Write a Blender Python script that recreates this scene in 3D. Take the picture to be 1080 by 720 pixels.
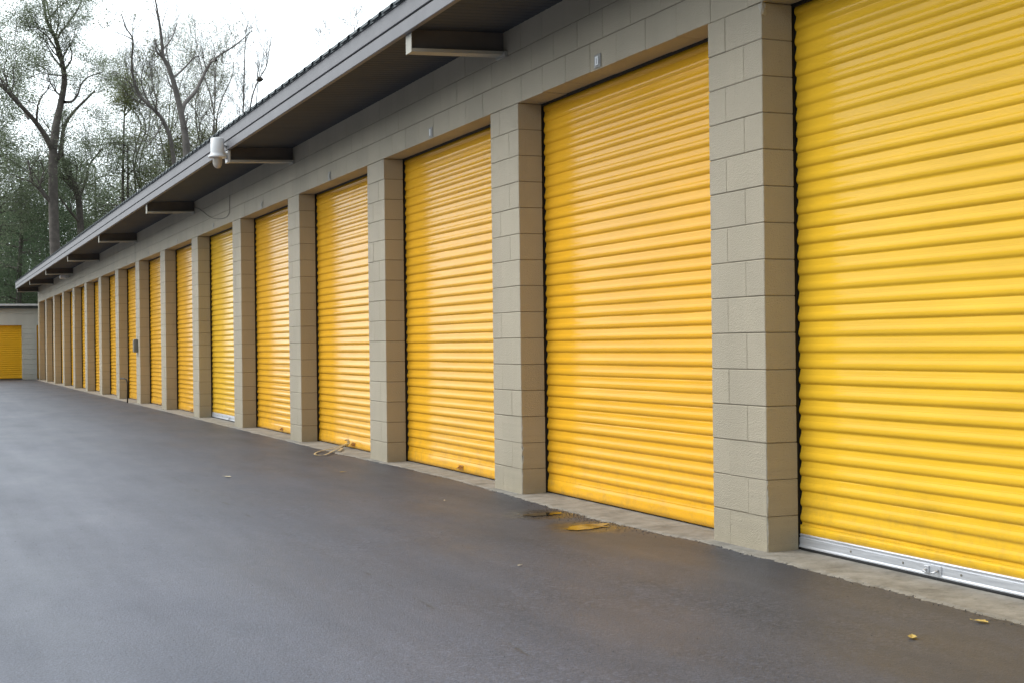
import bpy, math, random
from mathutils import Vector, Matrix, noise
R = math.radians
for o in list(bpy.data.objects): bpy.data.objects.remove(o)
scene = bpy.context.scene
col = scene.collection

# ---------------------------------------------------------------- camera
CAMZ = 1.17141
FPX, YAW, PITCH, ROLL = 1492.74, .39558, .00213, -.01182
_f = Vector((math.sin(YAW)*math.cos(PITCH), math.cos(YAW)*math.cos(PITCH), math.sin(PITCH)))
_r = Vector((math.cos(YAW), -math.sin(YAW), 0)); _u = _r.cross(_f)
CR = _r*math.cos(ROLL) + _u*math.sin(ROLL); CU = -_r*math.sin(ROLL) + _u*math.cos(ROLL)
cam = bpy.data.cameras.new('camera'); camo = bpy.data.objects.new('camera', cam); col.objects.link(camo)
m = Matrix((CR, CU, -_f)).transposed().to_4x4(); m.translation = (0, 0, CAMZ); camo.matrix_world = m
cam.sensor_fit = 'HORIZONTAL'; cam.sensor_width = 36; cam.lens = 36*FPX/1080
cam.clip_start = .05; cam.clip_end = 2000
scene.camera = camo

# ---------------------------------------------------------------- sky, sun, exposure
SUN_EL, SUN_AZ = 48, -62          # azimuth measured from +y towards +x
w = bpy.data.worlds.new('World'); scene.world = w; w.use_nodes = True
nt = w.node_tree; nt.nodes.clear()
sky = nt.nodes.new('ShaderNodeTexSky'); sky.sky_type = 'NISHITA'; sky.sun_disc = False
sky.sun_elevation = R(SUN_EL); sky.sun_rotation = R(SUN_AZ); sky.air_density = 1.0; sky.dust_density = 4.0; sky.ozone_density = 1.0
hs = nt.nodes.new('ShaderNodeHueSaturation'); hs.inputs['Saturation'].default_value = .32; hs.inputs['Value'].default_value = 1.0
nt.links.new(sky.outputs[0], hs.inputs['Color'])
tc = nt.nodes.new('ShaderNodeTexCoord'); nz = nt.nodes.new('ShaderNodeTexNoise')
nz.inputs['Scale'].default_value = 1.6; nz.inputs['Detail'].default_value = 5
nt.links.new(tc.outputs['Generated'], nz.inputs['Vector'])
rp = nt.nodes.new('ShaderNodeMapRange'); rp.inputs[1].default_value = .3; rp.inputs[2].default_value = .7
rp.inputs[3].default_value = .45; rp.inputs[4].default_value = .8
nt.links.new(nz.outputs['Fac'], rp.inputs[0])
mx = nt.nodes.new('ShaderNodeMix'); mx.data_type = 'RGBA'
nt.links.new(rp.outputs[0], mx.inputs['Factor']); nt.links.new(hs.outputs[0], mx.inputs['A'])
mx.inputs['B'].default_value = (11.5, 12.6, 13.2, 1)          # even cloud cover
# sky dimmed behind the camera to darken reveals, brighter down the left lane
vd = nt.nodes.new('ShaderNodeVectorMath'); vd.operation = 'DOT_PRODUCT'
nt.links.new(tc.outputs['Generated'], vd.inputs[0]); vd.inputs[1].default_value = (-.55, .80, .25)
vr = nt.nodes.new('ShaderNodeMapRange'); vr.interpolation_type = 'SMOOTHSTEP'
vr.inputs[1].default_value = -.7; vr.inputs[2].default_value = .9; vr.inputs[3].default_value = .52; vr.inputs[4].default_value = 1.75
nt.links.new(vd.outputs['Value'], vr.inputs[0])
mg = nt.nodes.new('ShaderNodeVectorMath'); mg.operation = 'SCALE'
nt.links.new(mx.outputs['Result'], mg.inputs[0]); nt.links.new(vr.outputs[0], mg.inputs['Scale'])
bg = nt.nodes.new('ShaderNodeBackground'); bg.inputs['Strength'].default_value = .105
ow = nt.nodes.new('ShaderNodeOutputWorld')
nt.links.new(mg.outputs[0], bg.inputs[0]); nt.links.new(bg.outputs[0], ow.inputs[0])
sl = bpy.data.lights.new('sun', 'SUN'); sl.energy = .7; sl.angle = R(40); sl.color = (1, .96, .9)
so = bpy.data.objects.new('sun', sl); col.objects.link(so)
sd = Vector((math.sin(R(SUN_AZ))*math.cos(R(SUN_EL)), math.cos(R(SUN_AZ))*math.cos(R(SUN_EL)), math.sin(R(SUN_EL))))
so.rotation_euler = sd.to_track_quat('Z', 'Y').to_euler()
scene.view_settings.view_transform = 'Standard'; scene.view_settings.look = 'None'
scene.view_settings.gamma = 1; scene.view_settings.exposure = 0.25

# ---------------------------------------------------------------- materials
def nmat(name):
    mt = bpy.data.materials.new(name); mt.use_nodes = True
    n = mt.node_tree; b = n.nodes['Principled BSDF']
    return mt, n, b
def node(n, t, **k):
    x = n.nodes.new(t)
    for a, v in k.items():
        if a in x.inputs: x.inputs[a].default_value = v
        else: setattr(x, a, v)
    return x
def ramp(n, src, stops):
    r = n.nodes.new('ShaderNodeValToRGB'); e = r.color_ramp.elements
    while len(e) < len(stops): e.new(.5)
    for i, (p, c) in enumerate(stops):
        e[i].position = p; e[i].color = (*c, 1) if len(c) == 3 else c
    n.links.new(src, r.inputs[0]); return r.outputs[0]
def mixc(n, fac, a, b, mode='MIX'):
    x = n.nodes.new('ShaderNodeMix'); x.data_type = 'RGBA'; x.blend_type = mode
    for s, v in (('Factor', fac), ('A', a), ('B', b)):
        if isinstance(v, (int, float)): x.inputs[s].default_value = v
        elif isinstance(v, tuple): x.inputs[s].default_value = (*v, 1)
        else: n.links.new(v, x.inputs[s])
    return x.outputs['Result']
def pos(n, scale=(1, 1, 1)):
    g = n.nodes.new('ShaderNodeNewGeometry'); mp = n.nodes.new('ShaderNodeMapping')
    mp.inputs['Scale'].default_value = scale
    n.links.new(g.outputs['Position'], mp.inputs['Vector']); return mp.outputs[0]
def nse(n, vec, scale, detail=4, rough=.5):
    x = node(n, 'ShaderNodeTexNoise', Scale=scale, Detail=detail, Roughness=rough)
    n.links.new(vec, x.inputs['Vector']); return x.outputs['Fac']
def bump(n, b, h, strength=.3, dist=.01):
    x = node(n, 'ShaderNodeBump', Strength=strength, Distance=dist)
    n.links.new(h, x.inputs['Height']); n.links.new(x.outputs[0], b.inputs['Normal']); return x
def simple(name, c, rough=.5, metal=0, var=.12, scale=8):
    mt, n, b = nmat(name)
    f = nse(n, pos(n), scale, 5, .6)
    c2 = tuple(v*(1-var) for v in c); c3 = tuple(min(1, v*(1+var)) for v in c)
    n.links.new(ramp(n, f, [(.3, c2), (.7, c3)]), b.inputs['Base Color'])
    b.inputs['Roughness'].default_value = rough; b.inputs['Metallic'].default_value = metal
    return mt

def block_paint(name, base):
    mt, n, b = nmat(name)
    p = pos(n)
    big = nse(n, pos(n, (1, 1, .35)), 1.3, 6, .6)
    c1 = ramp(n, big, [(.3, tuple(v*.9 for v in base)), (.7, tuple(v*1.07 for v in base))])
    bi = n.nodes.new('ShaderNodeNewGeometry')                       # each block island a hair different
    isl = ramp(n, bi.outputs['Random Per Island'], [(0, (.965, .965, .965)), (1, (1.03, 1.03, 1.02))])
    c2 = mixc(n, 1.0, c1, isl, 'MULTIPLY')
    # splashed dirt with its own ragged outline near the foot of the wall
    sep = n.nodes.new('ShaderNodeSeparateXYZ'); n.links.new(p, sep.inputs[0])
    mr = node(n, 'ShaderNodeMapRange'); n.links.new(sep.outputs['Z'], mr.inputs[0])
    mr.inputs[1].default_value = .0; mr.inputs[2].default_value = .35; mr.inputs[3].default_value = .55; mr.inputs[4].default_value = 0
    spl = nse(n, p, 9, 6, .7)
    mu = node(n, 'ShaderNodeMath', operation='MULTIPLY'); n.links.new(mr.outputs[0], mu.inputs[0]); n.links.new(spl, mu.inputs[1])
    c3 = mixc(n, mu.outputs[0], c2, (.23, .2, .13))
    st = ramp(n, nse(n, pos(n, (3, 3, .5)), 3.2, 6, .7), [(.62, (0, 0, 0)), (.8, (.22, .22, .22))])
    c4 = mixc(n, st, c3, (.2, .18, .14))
    n.links.new(c4, b.inputs['Base Color'])
    b.inputs['Roughness'].default_value = .62; b.inputs['Specular IOR Level'].default_value = .35
    v = node(n, 'ShaderNodeTexVoronoi', Scale=170.0); n.links.new(p, v.inputs['Vector'])
    f = nse(n, p, 90, 6, .7)
    ad = node(n, 'ShaderNodeMath', operation='ADD'); n.links.new(v.outputs['Distance'], ad.inputs[0]); n.links.new(f, ad.inputs[1])
    bump(n, b, ad.outputs[0], .6, .005)
    return mt
M_block = block_paint('painted_block', (.445, .39, .292))
M_block2 = block_paint('lightened_block', (.72, .71, .64))  # block paint lightened to make up for dim light on the end wall
M_mortar = simple('mortar', (.20, .175, .13), .9)
M_trim = simple('grey_painted_trim', (.165, .160, .170), .5, 0, .1, 3)
M_beam = simple('beam_paint', (.42, .40, .34), .6, 0, .12, 4)
M_web = simple('beam_web_brown', (.115, .10, .085), .7, 0, .15, 4)  # web colour, darker and browner than the flange
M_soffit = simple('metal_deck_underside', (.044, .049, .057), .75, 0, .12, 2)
M_roof = simple('dark_metal_roofing', (.07, .085, .09), .5, .2, .25, 5)
M_dark = simple('black_guide_and_gap', (.012, .011, .01), .6)
M_rubber = simple('black_rubber', (.015, .015, .016), .7)
M_white = simple('white_plastic', (.74, .75, .76), .35, 0, .05)
M_plategrey = simple('plate_grey', (.30, .29, .27), .5)
M_platemark = simple('plate_mark', (.5, .5, .52), .5)
M_boxgrey = simple('weathered_grey_box', (.20, .19, .16), .6)
M_pipe = simple('dark_iron_pipe', (.03, .03, .028), .6)
M_cable = simple('painted_cable', (.20, .18, .145), .6)
M_rust = simple('rusted_latch', (.42, .19, .035), .6, .2, .3, 40)
M_strap = simple('dirty_yellow_strap', (.40, .31, .16), .8, 0, .35, 20)
M_leafA = simple('dry_leaf', (.50, .36, .10), .7, 0, .3, 60)
M_leafB = simple('pale_leaf', (.62, .55, .38), .7, 0, .3, 60)
M_pebble = simple('pebble', (.07, .068, .065), .9, 0, .6, 30)
M_nest = simple('nest_twigs', (.06, .05, .04), .95)

def alu(name):
    mt, n, b = nmat(name)
    f = nse(n, pos(n, (1, .6, 14)), 6, 6, .7)
    n.links.new(ramp(n, f, [(.3, (.52, .54, .58)), (.7, (.70, .72, .76))]), b.inputs['Base Color'])
    b.inputs['Metallic'].default_value = .55
    n.links.new(ramp(n, f, [(.3, (.32,)*3), (.7, (.5,)*3)]), b.inputs['Roughness'])
    return mt
M_alu = alu('mill_aluminium')

def door_paint(name, base):
    mt, n, b = nmat(name)
    p = pos(n, (1, .5, 2.2))
    f = nse(n, p, 2.2, 6, .6)
    c = ramp(n, f, [(.3, tuple(v*.92 for v in base)), (.7, tuple(min(1, v*1.05) for v in base))])
    g = nse(n, pos(n, (1, 1, 3)), 26, 7, .75)                        # grime speckle
    k = ramp(n, g, [(.70, (0, 0, 0)), (.8, (.15, .15, .15))])
    c = mixc(n, k, c, (.42, .25, .05))
    sp_ = n.nodes.new('ShaderNodeSeparateXYZ'); n.links.new(pos(n), sp_.inputs[0])
    lo = node(n, 'ShaderNodeMapRange'); n.links.new(sp_.outputs['Z'], lo.inputs[0]); lo.inputs[1].default_value = .02; lo.inputs[2].default_value = .55; lo.inputs[3].default_value = .5; lo.inputs[4].default_value = .04
    ml = node(n, 'ShaderNodeMath', operation='MULTIPLY'); n.links.new(lo.outputs[0], ml.inputs[0])
    n.links.new(ramp(n, nse(n, pos(n, (1, 1, 1.4)), 7, 7, .75), [(.45, (0, 0, 0)), (.75, (1, 1, 1))]), ml.inputs[1])
    c = mixc(n, ml.outputs[0], c, (.30, .20, .08))
    n.links.new(c, b.inputs['Base Color'])
    n.links.new(ramp(n, nse(n, p, 5, 5, .6), [(.3, (.13,)*3), (.75, (.21,)*3)]), b.inputs['Roughness'])
    b.inputs['IOR'].default_value = 1.5; b.inputs['Specular IOR Level'].default_value = .17
    bump(n, b, nse(n, pos(n, (1, .7, 1.6)), 14, 3, .5), .12, .006)
    return mt
M_yel = door_paint('orange_yellow_enamel', (.90, .465, .027))
M_yel2 = door_paint('lemon_yellow_enamel', (.90, .53, .034))

def asphalt():
    mt, n, b = nmat('sealed_asphalt')
    p = pos(n); sep = n.nodes.new('ShaderNodeSeparateXYZ'); n.links.new(p, sep.inputs[0])
    big = nse(n, pos(n, (1.3, .35, 1)), .9, 7, .62)
    c = ramp(n, big, [(.28, (.070, .077, .104)), (.5, (.086, .093, .124)), (.74, (.105, .112, .146))])
    fine = nse(n, p, 75, 6, .75)
    c = mixc(n, .5, c, ramp(n, fine, [(.38, (.35, .35, .35)), (.62, (1.75, 1.75, 1.75))]), 'MULTIPLY')
    # dark band along the building: washed silt plus painted sky-occlusion shade, ragged outline
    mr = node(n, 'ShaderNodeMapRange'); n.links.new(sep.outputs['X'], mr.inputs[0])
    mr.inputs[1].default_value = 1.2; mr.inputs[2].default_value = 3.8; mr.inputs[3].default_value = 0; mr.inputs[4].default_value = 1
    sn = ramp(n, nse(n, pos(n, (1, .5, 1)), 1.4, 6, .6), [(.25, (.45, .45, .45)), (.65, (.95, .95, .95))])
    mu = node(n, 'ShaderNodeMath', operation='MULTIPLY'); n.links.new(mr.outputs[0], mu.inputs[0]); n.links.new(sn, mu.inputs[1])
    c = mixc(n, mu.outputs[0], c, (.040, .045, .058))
    mot = ramp(n, nse(n, p, 11, 7, .8), [(.3, (.86, .86, .86)), (.7, (1.13, 1.13, 1.13))])
    c = mixc(n, 1.0, c, mot, 'MULTIPLY')
    trk = ramp(n, nse(n, pos(n, (3.2, .10, 1)), 1.5, 5, .55), [(.38, (.86, .86, .87)), (.55, (1, 1, 1)), (.7, (1.09, 1.09, 1.08))])
    c = mixc(n, .8, c, trk, 'MULTIPLY')
    spk = ramp(n, nse(n, p, 210, 2, .5), [(.70, (0, 0, 0)), (.78, (.8, .8, .8))])
    c = mixc(n, spk, c, (.24, .24, .24))
    # patches where the sealer has worn and the stone shows, with dark holes between the stones
    vs = node(n, 'ShaderNodeTexVoronoi', Scale=62.0); n.links.new(p, vs.inputs['Vector'])
    sc_ = n.nodes.new('ShaderNodeSeparateColor'); n.links.new(vs.outputs['Color'], sc_.inputs[0])
    stn = ramp(n, sc_.outputs[0], [(0, (.25, .25, .25)), (.25, (.7, .7, .7)), (.75, (1.1, 1.1, 1.1)), (1, (2.1, 2.1, 2.1))])
    wr = ramp(n, nse(n, pos(n, (1, .55, 1)), 1.7, 6, .65), [(.44, (.12, .12, .12)), (.62, (.5, .5, .5))])
    mw = node(n, 'ShaderNodeMapRange'); n.links.new(sep.outputs['X'], mw.inputs[0])
    mw.inputs[1].default_value = .8; mw.inputs[2].default_value = 2.6; mw.inputs[3].default_value = .12; mw.inputs[4].default_value = 1
    wr = mixc(n, 1.0, wr, mw.outputs[0], 'MULTIPLY')
    c = mixc(n, wr, c, mixc(n, 1.0, c, stn, 'MULTIPLY'))
    hv = node(n, 'ShaderNodeTexVoronoi', Scale=24.0); n.links.new(p, hv.inputs['Vector'])
    hl = ramp(n, hv.outputs['Distance'], [(0, (.95, .95, .95)), (.22, (0, 0, 0))])
    hm = mixc(n, 1.0, hl, ramp(n, nse(n, p, 2.6, 5, .7), [(.56, (0, 0, 0)), (.68, (1, 1, 1))]), 'MULTIPLY')
    c = mixc(n, hm, c, (.016, .016, .017))
    # paving seam parallel to the building: thin, broken, wandering
    wob = nse(n, pos(n, (0, 1, 0)), .8, 5, .6)
    m1 = node(n, 'ShaderNodeMath', operation='MULTIPLY_ADD'); n.links.new(wob, m1.inputs[0]); m1.inputs[1].default_value = .10; m1.inputs[2].default_value = -2.16
    m2 = node(n, 'ShaderNodeMath', operation='ADD'); n.links.new(sep.outputs['X'], m2.inputs[0]); n.links.new(m1.outputs[0], m2.inputs[1])
    m3 = node(n, 'ShaderNodeMath', operation='ABSOLUTE'); n.links.new(m2.outputs[0], m3.inputs[0])
    line = ramp(n, m3.outputs[0], [(0, (1, 1, 1)), (.018, (0, 0, 0))])
    brk = ramp(n, nse(n, p, 5, 5, .7), [(.5, (0, 0, 0)), (.62, (.8, .8, .8))])
    sm = mixc(n, 1.0, line, brk, 'MULTIPLY')
    c = mixc(n, sm, c, (.035, .034, .034))
    # scattered dark pits
    v = node(n, 'ShaderNodeTexVoronoi', Scale=4.2); n.links.new(p, v.inputs['Vector'])
    pit = ramp(n, v.outputs['Distance'], [(0.0, (.9, .9, .9)), (.045, (0, 0, 0))])
    pm = mixc(n, 1.0, pit, ramp(n, nse(n, p, 1.1, 3), [(.5, (0, 0, 0)), (.6, (1, 1, 1))]), 'MULTIPLY')
    c = mixc(n, pm, c, (.02, .02, .02))
    # damp asphalt round the two puddles, ragged outline
    dm = None
    for (qx, qy) in ((3.93, 8.93), (3.95, 8.17)):
        vd_ = n.nodes.new('ShaderNodeVectorMath'); vd_.operation = 'DISTANCE'; n.links.new(p, vd_.inputs[0]); vd_.inputs[1].default_value = (qx, qy, 0)
        if dm is None: dm = vd_.outputs['Value']
        else:
            mn = node(n, 'ShaderNodeMath', operation='MINIMUM'); n.links.new(dm, mn.inputs[0]); n.links.new(vd_.outputs['Value'], mn.inputs[1]); dm = mn.outputs[0]
    wn = node(n, 'ShaderNodeMath', operation='MULTIPLY_ADD'); n.links.new(nse(n, p, 9, 6, .7), wn.inputs[0]); wn.inputs[1].default_value = .5; n.links.new(dm, wn.inputs[2])
    wet = ramp(n, wn.outputs[0], [(.40, (1, 1, 1)), (.60, (0, 0, 0))])
    c = mixc(n, wet, c, mixc(n, 1.0, c, (.5, .48, .46), 'MULTIPLY'))
    n.links.new(c, b.inputs['Base Color'])
    rr = ramp(n, nse(n, pos(n, (1.2, .4, 1)), 1.2, 6, .6), [(.3, (.44,)*3), (.7, (.60,)*3)])
    n.links.new(mixc(n, wet, rr, (.27, .27, .27)), b.inputs['Roughness'])
    b.inputs['Specular IOR Level'].default_value = .46
    v2 = node(n, 'ShaderNodeTexVoronoi', Scale=120.0); n.links.new(p, v2.inputs['Vector'])
    ad = node(n, 'ShaderNodeMath', operation='MULTIPLY_ADD'); n.links.new(v2.outputs['Distance'], ad.inputs[0]); ad.inputs[1].default_value = .5
    n.links.new(nse(n, p, 60, 5, .7), ad.inputs[2])
    ad2 = node(n, 'ShaderNodeMath', operation='SUBTRACT'); n.links.new(ad.outputs[0], ad2.inputs[0]); n.links.new(mixc(n, 1.0, sm, hm, 'ADD'), ad2.inputs[1])
    bump(n, b, ad2.outputs[0], .4, .006)
    return mt
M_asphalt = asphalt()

def concrete():
    mt, n, b = nmat('old_concrete')
    p = pos(n)
    c = ramp(n, nse(n, p, 5, 7, .7), [(.3, (.14, .13, .11)), (.5, (.245, .232, .205)), (.7, (.33, .315, .285))])
    c = mixc(n, ramp(n, nse(n, p, 22, 6, .7), [(.55, (0, 0, 0)), (.72, (.7, .7, .7))]), c, (.12, .115, .09))
    n.links.new(c, b.inputs['Base Color']); b.inputs['Roughness'].default_value = .85
    bump(n, b, nse(n, p, 70, 6, .7), .5, .006)
    return mt
M_conc = concrete()
M_ground = simple('leaf_litter_ground', (.07, .065, .035), .95, 0, .4, 2)

def water():
    mt, n, b = nmat('puddle_water')
    b.inputs['Base Color'].default_value = (.035, .028, .018, 1); b.inputs['Roughness'].default_value = .03
    b.inputs['IOR'].default_value = 1.33; b.inputs['Specular IOR Level'].default_value = .8
    bump(n, b, nse(n, pos(n), 14, 3), .06, .01)
    return mt
M_water = water()
def foliage(name, c, c2):
    mt, n, b = nmat(name)
    g = n.nodes.new('ShaderNodeNewGeometry')
    a = ramp(n, g.outputs['Random Per Island'], [(0, c), (1, c2)])
    a = mixc(n, nse(n, pos(n), .5, 3), a, tuple(v*1.35 for v in c2))
    n.links.new(a, b.inputs['Base Color']); b.inputs['Roughness'].default_value = .6
    tr = node(n, 'ShaderNodeBsdfTranslucent'); n.links.new(a, tr.inputs[0])
    ms = node(n, 'ShaderNodeMixShader'); ms.inputs[0].default_value = .5
    n.links.new(b.outputs[0], ms.inputs[1]); n.links.new(tr.outputs[0], ms.inputs[2])
    n.links.new(ms.outputs[0], n.nodes['Material Output'].inputs[0])
    return mt
M_fol = foliage('grey_green_leaves', (.125, .165, .10), (.24, .28, .18))
M_fol2 = foliage('dark_pine_needles', (.05, .085, .05), (.11, .155, .085))
M_fol3 = foliage('olive_leaves', (.12, .14, .06), (.19, .21, .09))
M_bark = simple('grey_bark', (.12, .105, .095), .9, 0, .35, 3)
M_bark2 = simple('pale_bark', (.17, .155, .145), .9, 0, .3, 3)

# ---------------------------------------------------------------- mesh helpers
class MB:
    def __init__(s): s.v = []; s.f = []; s.mi = []; s.sm = []
    def quad(s, a, b, c, d, mi=0, sm=False):
        i = len(s.v); s.v += [a, b, c, d]; s.f.append((i, i+1, i+2, i+3)); s.mi.append(mi); s.sm.append(sm)
    def box(s, x0, x1, y0, y1, z0, z1, mi=0):
        i = len(s.v)
        s.v += [(x, y, z) for x in (x0, x1) for y in (y0, y1) for z in (z0, z1)]
        for q in ((0, 1, 3, 2), (4, 6, 7, 5), (0, 4, 5, 1), (2, 3, 7, 6), (0, 2, 6, 4), (1, 5, 7, 3)):
            s.f.append(tuple(i+k for k in q)); s.mi.append(mi); s.sm.append(False)
    def bbox(s, x0, x1, y0, y1, z0, z1, b=.003, mi=0):
        """chamfered box as one island"""
        i = len(s.v); P = {}
        for sx in (0, 1):
            for sy in (0, 1):
                for sz in (0, 1):
                    X = (x0, x1)[sx]; Y = (y0, y1)[sy]; Z = (z0, z1)[sz]
                    dx = b if not sx else -b; dy = b if not sy else -b; dz = b if not sz else -b
                    for k, p in enumerate(((X, Y+dy, Z+dz), (X+dx, Y, Z+dz), (X+dx, Y+dy, Z))):
                        P[(sx, sy, sz, k)] = len(s.v); s.v.append(p)
        def F(*ks): s.f.append(tuple(P[k] for k in ks)); s.mi.append(mi); s.sm.append(False)
        for a in (0, 1):
            F((a,0,0,0),(a,0,1,0),(a,1,1,0),(a,1,0,0)); F((0,a,0,1),(1,a,0,1),(1,a,1,1),(0,a,1,1)); F((0,0,a,2),(0,1,a,2),(1,1,a,2),(1,0,a,2))
        for a in (0, 1):
            for c in (0, 1):
                F((a,c,0,0),(a,c,1,0),(a,c,1,1),(a,c,0,1)); F((a,0,c,0),(a,1,c,0),(a,1,c,2),(a,0,c,2)); F((0,a,c,1),(1,a,c,1),(1,a,c,2),(0,a,c,2))
                for e in (0, 1): F((a,c,e,0),(a,c,e,1),(a,c,e,2))
    def tube(s, pts, rad, n=8, mi=0, cap=True):
        pts = [Vector(p) for p in pts]; rings = []; ref = None
        for k, p in enumerate(pts):
            t = (pts[min(k+1, len(pts)-1)] - pts[max(k-1, 0)])
            t = t.normalized() if t.length > 1e-9 else Vector((0, 0, 1))
            if ref is None: ref = Vector((1, 0, 0)) if abs(t.x) < .8 else Vector((0, 1, 0))
            a = t.cross(ref).normalized(); b = t.cross(a); ref = -b if False else ref
            r = rad[k] if isinstance(rad, (list, tuple)) else rad
            ring = []
            for q in range(n):
                an = 2*math.pi*q/n; ring.append(len(s.v)); s.v.append(tuple(p + a*(r*math.cos(an)) + b*(r*math.sin(an))))
            rings.append(ring)
        for k in range(len(rings)-1):
            for q in range(n):
                s.f.append((rings[k][q], rings[k+1][q], rings[k+1][(q+1) % n], rings[k][(q+1) % n])); s.mi.append(mi); s.sm.append(True)
        if cap and n > 3:
            s.f.append(tuple(rings[0])); s.mi.append(mi); s.sm.append(False)
            s.f.append(tuple(reversed(rings[-1]))); s.mi.append(mi); s.sm.append(False)
    def lathe(s, prof, c=(0, 0, 0), n=24, mi=0):
        i = len(s.v)
        for r, z in prof:
            for q in range(n):
                a = 2*math.pi*q/n; s.v.append((c[0]+r*math.cos(a), c[1]+r*math.sin(a), c[2]+z))
        for k in range(len(prof)-1):
            for q in range(n):
                s.f.append((i+k*n+q, i+k*n+(q+1) % n, i+(k+1)*n+(q+1) % n, i+(k+1)*n+q)); s.mi.append(mi); s.sm.append(True)
    def mesh(s, name, mats):
        me = bpy.data.meshes.new(name); me.from_pydata([tuple(v) for v in s.v], [], s.f)
        for x in (mats if isinstance(mats, (list, tuple)) else [mats]): me.materials.append(x)
        me.polygons.foreach_set('material_index', s.mi); me.polygons.foreach_set('use_smooth', s.sm)
        me.update(); return me
    def build(s, name, mats, parent=None, loc=(0, 0, 0)):
        o = bpy.data.objects.new(name, s.mesh(name, mats)); col.objects.link(o); o.location = loc
        if parent: o.parent = parent
        return o
def spline(ps, n=8):
    out = []
    for i in range(len(ps)-1):
        a = Vector(ps[max(i-1, 0)]); b = Vector(ps[i]); c = Vector(ps[i+1]); d = Vector(ps[min(i+2, len(ps)-1)])
        for k in range(n):
            t = k/n
            out.append(.5*((2*b)+(c-a)*t+(2*a-5*b+4*c-d)*t*t+(3*b-a-3*c+d)*t**3))
    out.append(Vector(ps[-1])); return out
def fixn(o):
    import bmesh
    b = bmesh.new(); b.from_mesh(o.data); bmesh.ops.recalc_face_normals(b, faces=b.faces); b.to_mesh(o.data); b.free(); return o
def tag(o, label=None, cat=None, group=None, kind=None):
    if label: o['label'] = label
    if cat: o['category'] = cat
    if group: o['group'] = group
    if kind: o['kind'] = kind
    return o
def empty(name, loc=(0, 0, 0), parent=None):
    o = bpy.data.objects.new(name, None); col.objects.link(o); o.location = loc; o.empty_display_size = .2
    if parent: o.parent = parent
    return o
def cp(o, parent, loc):
    c = o.copy(); col.objects.link(c); c.parent = parent; c.location = loc; return c

# ---------------------------------------------------------------- measures of the long building
D, A0, PER, WP, CH = 4.3076, 6.6822, 3.4598, .575, .2032
XB = D + .2                       # back of the pillars
XC = D + .232                     # deepest plane of the door curtain
NP = 16
def ay(k): return A0 + k*PER
YEND = ay(15) + WP
Y0 = -6.0                          # near end, behind the photographer's left shoulder
ZL = 15*CH                         # underside of the lintel
rnd = random.Random(7)

# ---------------------------------------------------------------- ground
g = MB(); g.quad((-400, -200, -.03), (500, -200, -.03), (500, 700, -.03), (-400, 700, -.03))
tag(g.build('ground', M_ground), kind='structure')
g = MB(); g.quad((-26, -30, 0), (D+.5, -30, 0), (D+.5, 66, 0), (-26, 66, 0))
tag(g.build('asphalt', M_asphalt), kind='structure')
# concrete footing strip with a ragged edge where the asphalt laps on it
edge = [(-7, 4.14), (4.4, 4.14), (5.0, 4.15), (5.6, 4.165), (6.2, 4.18), (7.2, 4.215), (8.0, 4.15), (8.9, 4.14), (9.8, 4.19), (10.5, 4.23), (11.6, 4.27), (13, 4.27), (15, 4.2), (20, 4.21), (30, 4.2), (62, 4.2)]
def edge_x(y):
    for (a, xa), (b, xb) in zip(edge, edge[1:]):
        if a <= y <= b:
            base = xa + (xb-xa)*(y-a)/(b-a); break
    else: base = 4.2
    return base + .03*noise.noise((y*2.3, 1, 0)) + .024*noise.noise((y*9, 5, 0)) + .020*noise.noise((y*31, 9, 0))
s = MB(); y = -7.0; prev = None
while y < YEND + .25:
    x = edge_x(y)
    cur = ((x, y, -.001), (x+.035+.02*noise.noise((y*14, 3, 0)), y, .0065), (XC+.2, y, .014))
    if prev:
        s.quad(prev[0], cur[0], cur[1], prev[1]); s.quad(prev[1], cur[1], cur[2], prev[2])
    prev = cur; y += .011 if 4 < y < 16 else .04
tag(s.build('concrete_footing', M_conc), kind='structure')

# puddles lie in slight hollows of the asphalt
def puddle(cx, cy, rx, ry, seed, rot=0):
    b = MB(); N = 40; pts = []
    for i in range(N):
        a = 2*math.pi*i/N
        k = 1 + .55*noise.noise((math.cos(a)*1.6+seed, math.sin(a)*1.6, seed)) + .25*noise.noise((math.cos(a)*5+seed, math.sin(a)*5, 3))
        X = rx*k*math.cos(a); Y = ry*k*math.sin(a)
        pts.append((cx + X*math.cos(rot) - Y*math.sin(rot), cy + X*math.sin(rot) + Y*math.cos(rot), .004))
    b.v = pts; b.f = [tuple(range(N))]; b.mi = [0]; b.sm = [False]
    return b
p1 = tag(puddle(3.93, 8.93, .15, .07, 2.1, .1).build('puddle', M_water), kind='structure')
p2 = tag(puddle(3.93, 8.17, .165, .095, 5.7, .25).build('puddle', M_water), kind='structure')

# ---------------------------------------------------------------- the long storage building
bld = empty('storage_building', (D, A0, 0))
tag(bld, 'long tan concrete block storage building with yellow roll-up doors under a grey eave', 'storage building')
BO = Vector((-D, -A0, 0))                        # parts are modelled in world coordinates
def part(mb, name, mats, parent=None):
    o = mb.build(name, mats, parent or bld, BO if parent is None else (0, 0, 0)); return o

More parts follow.
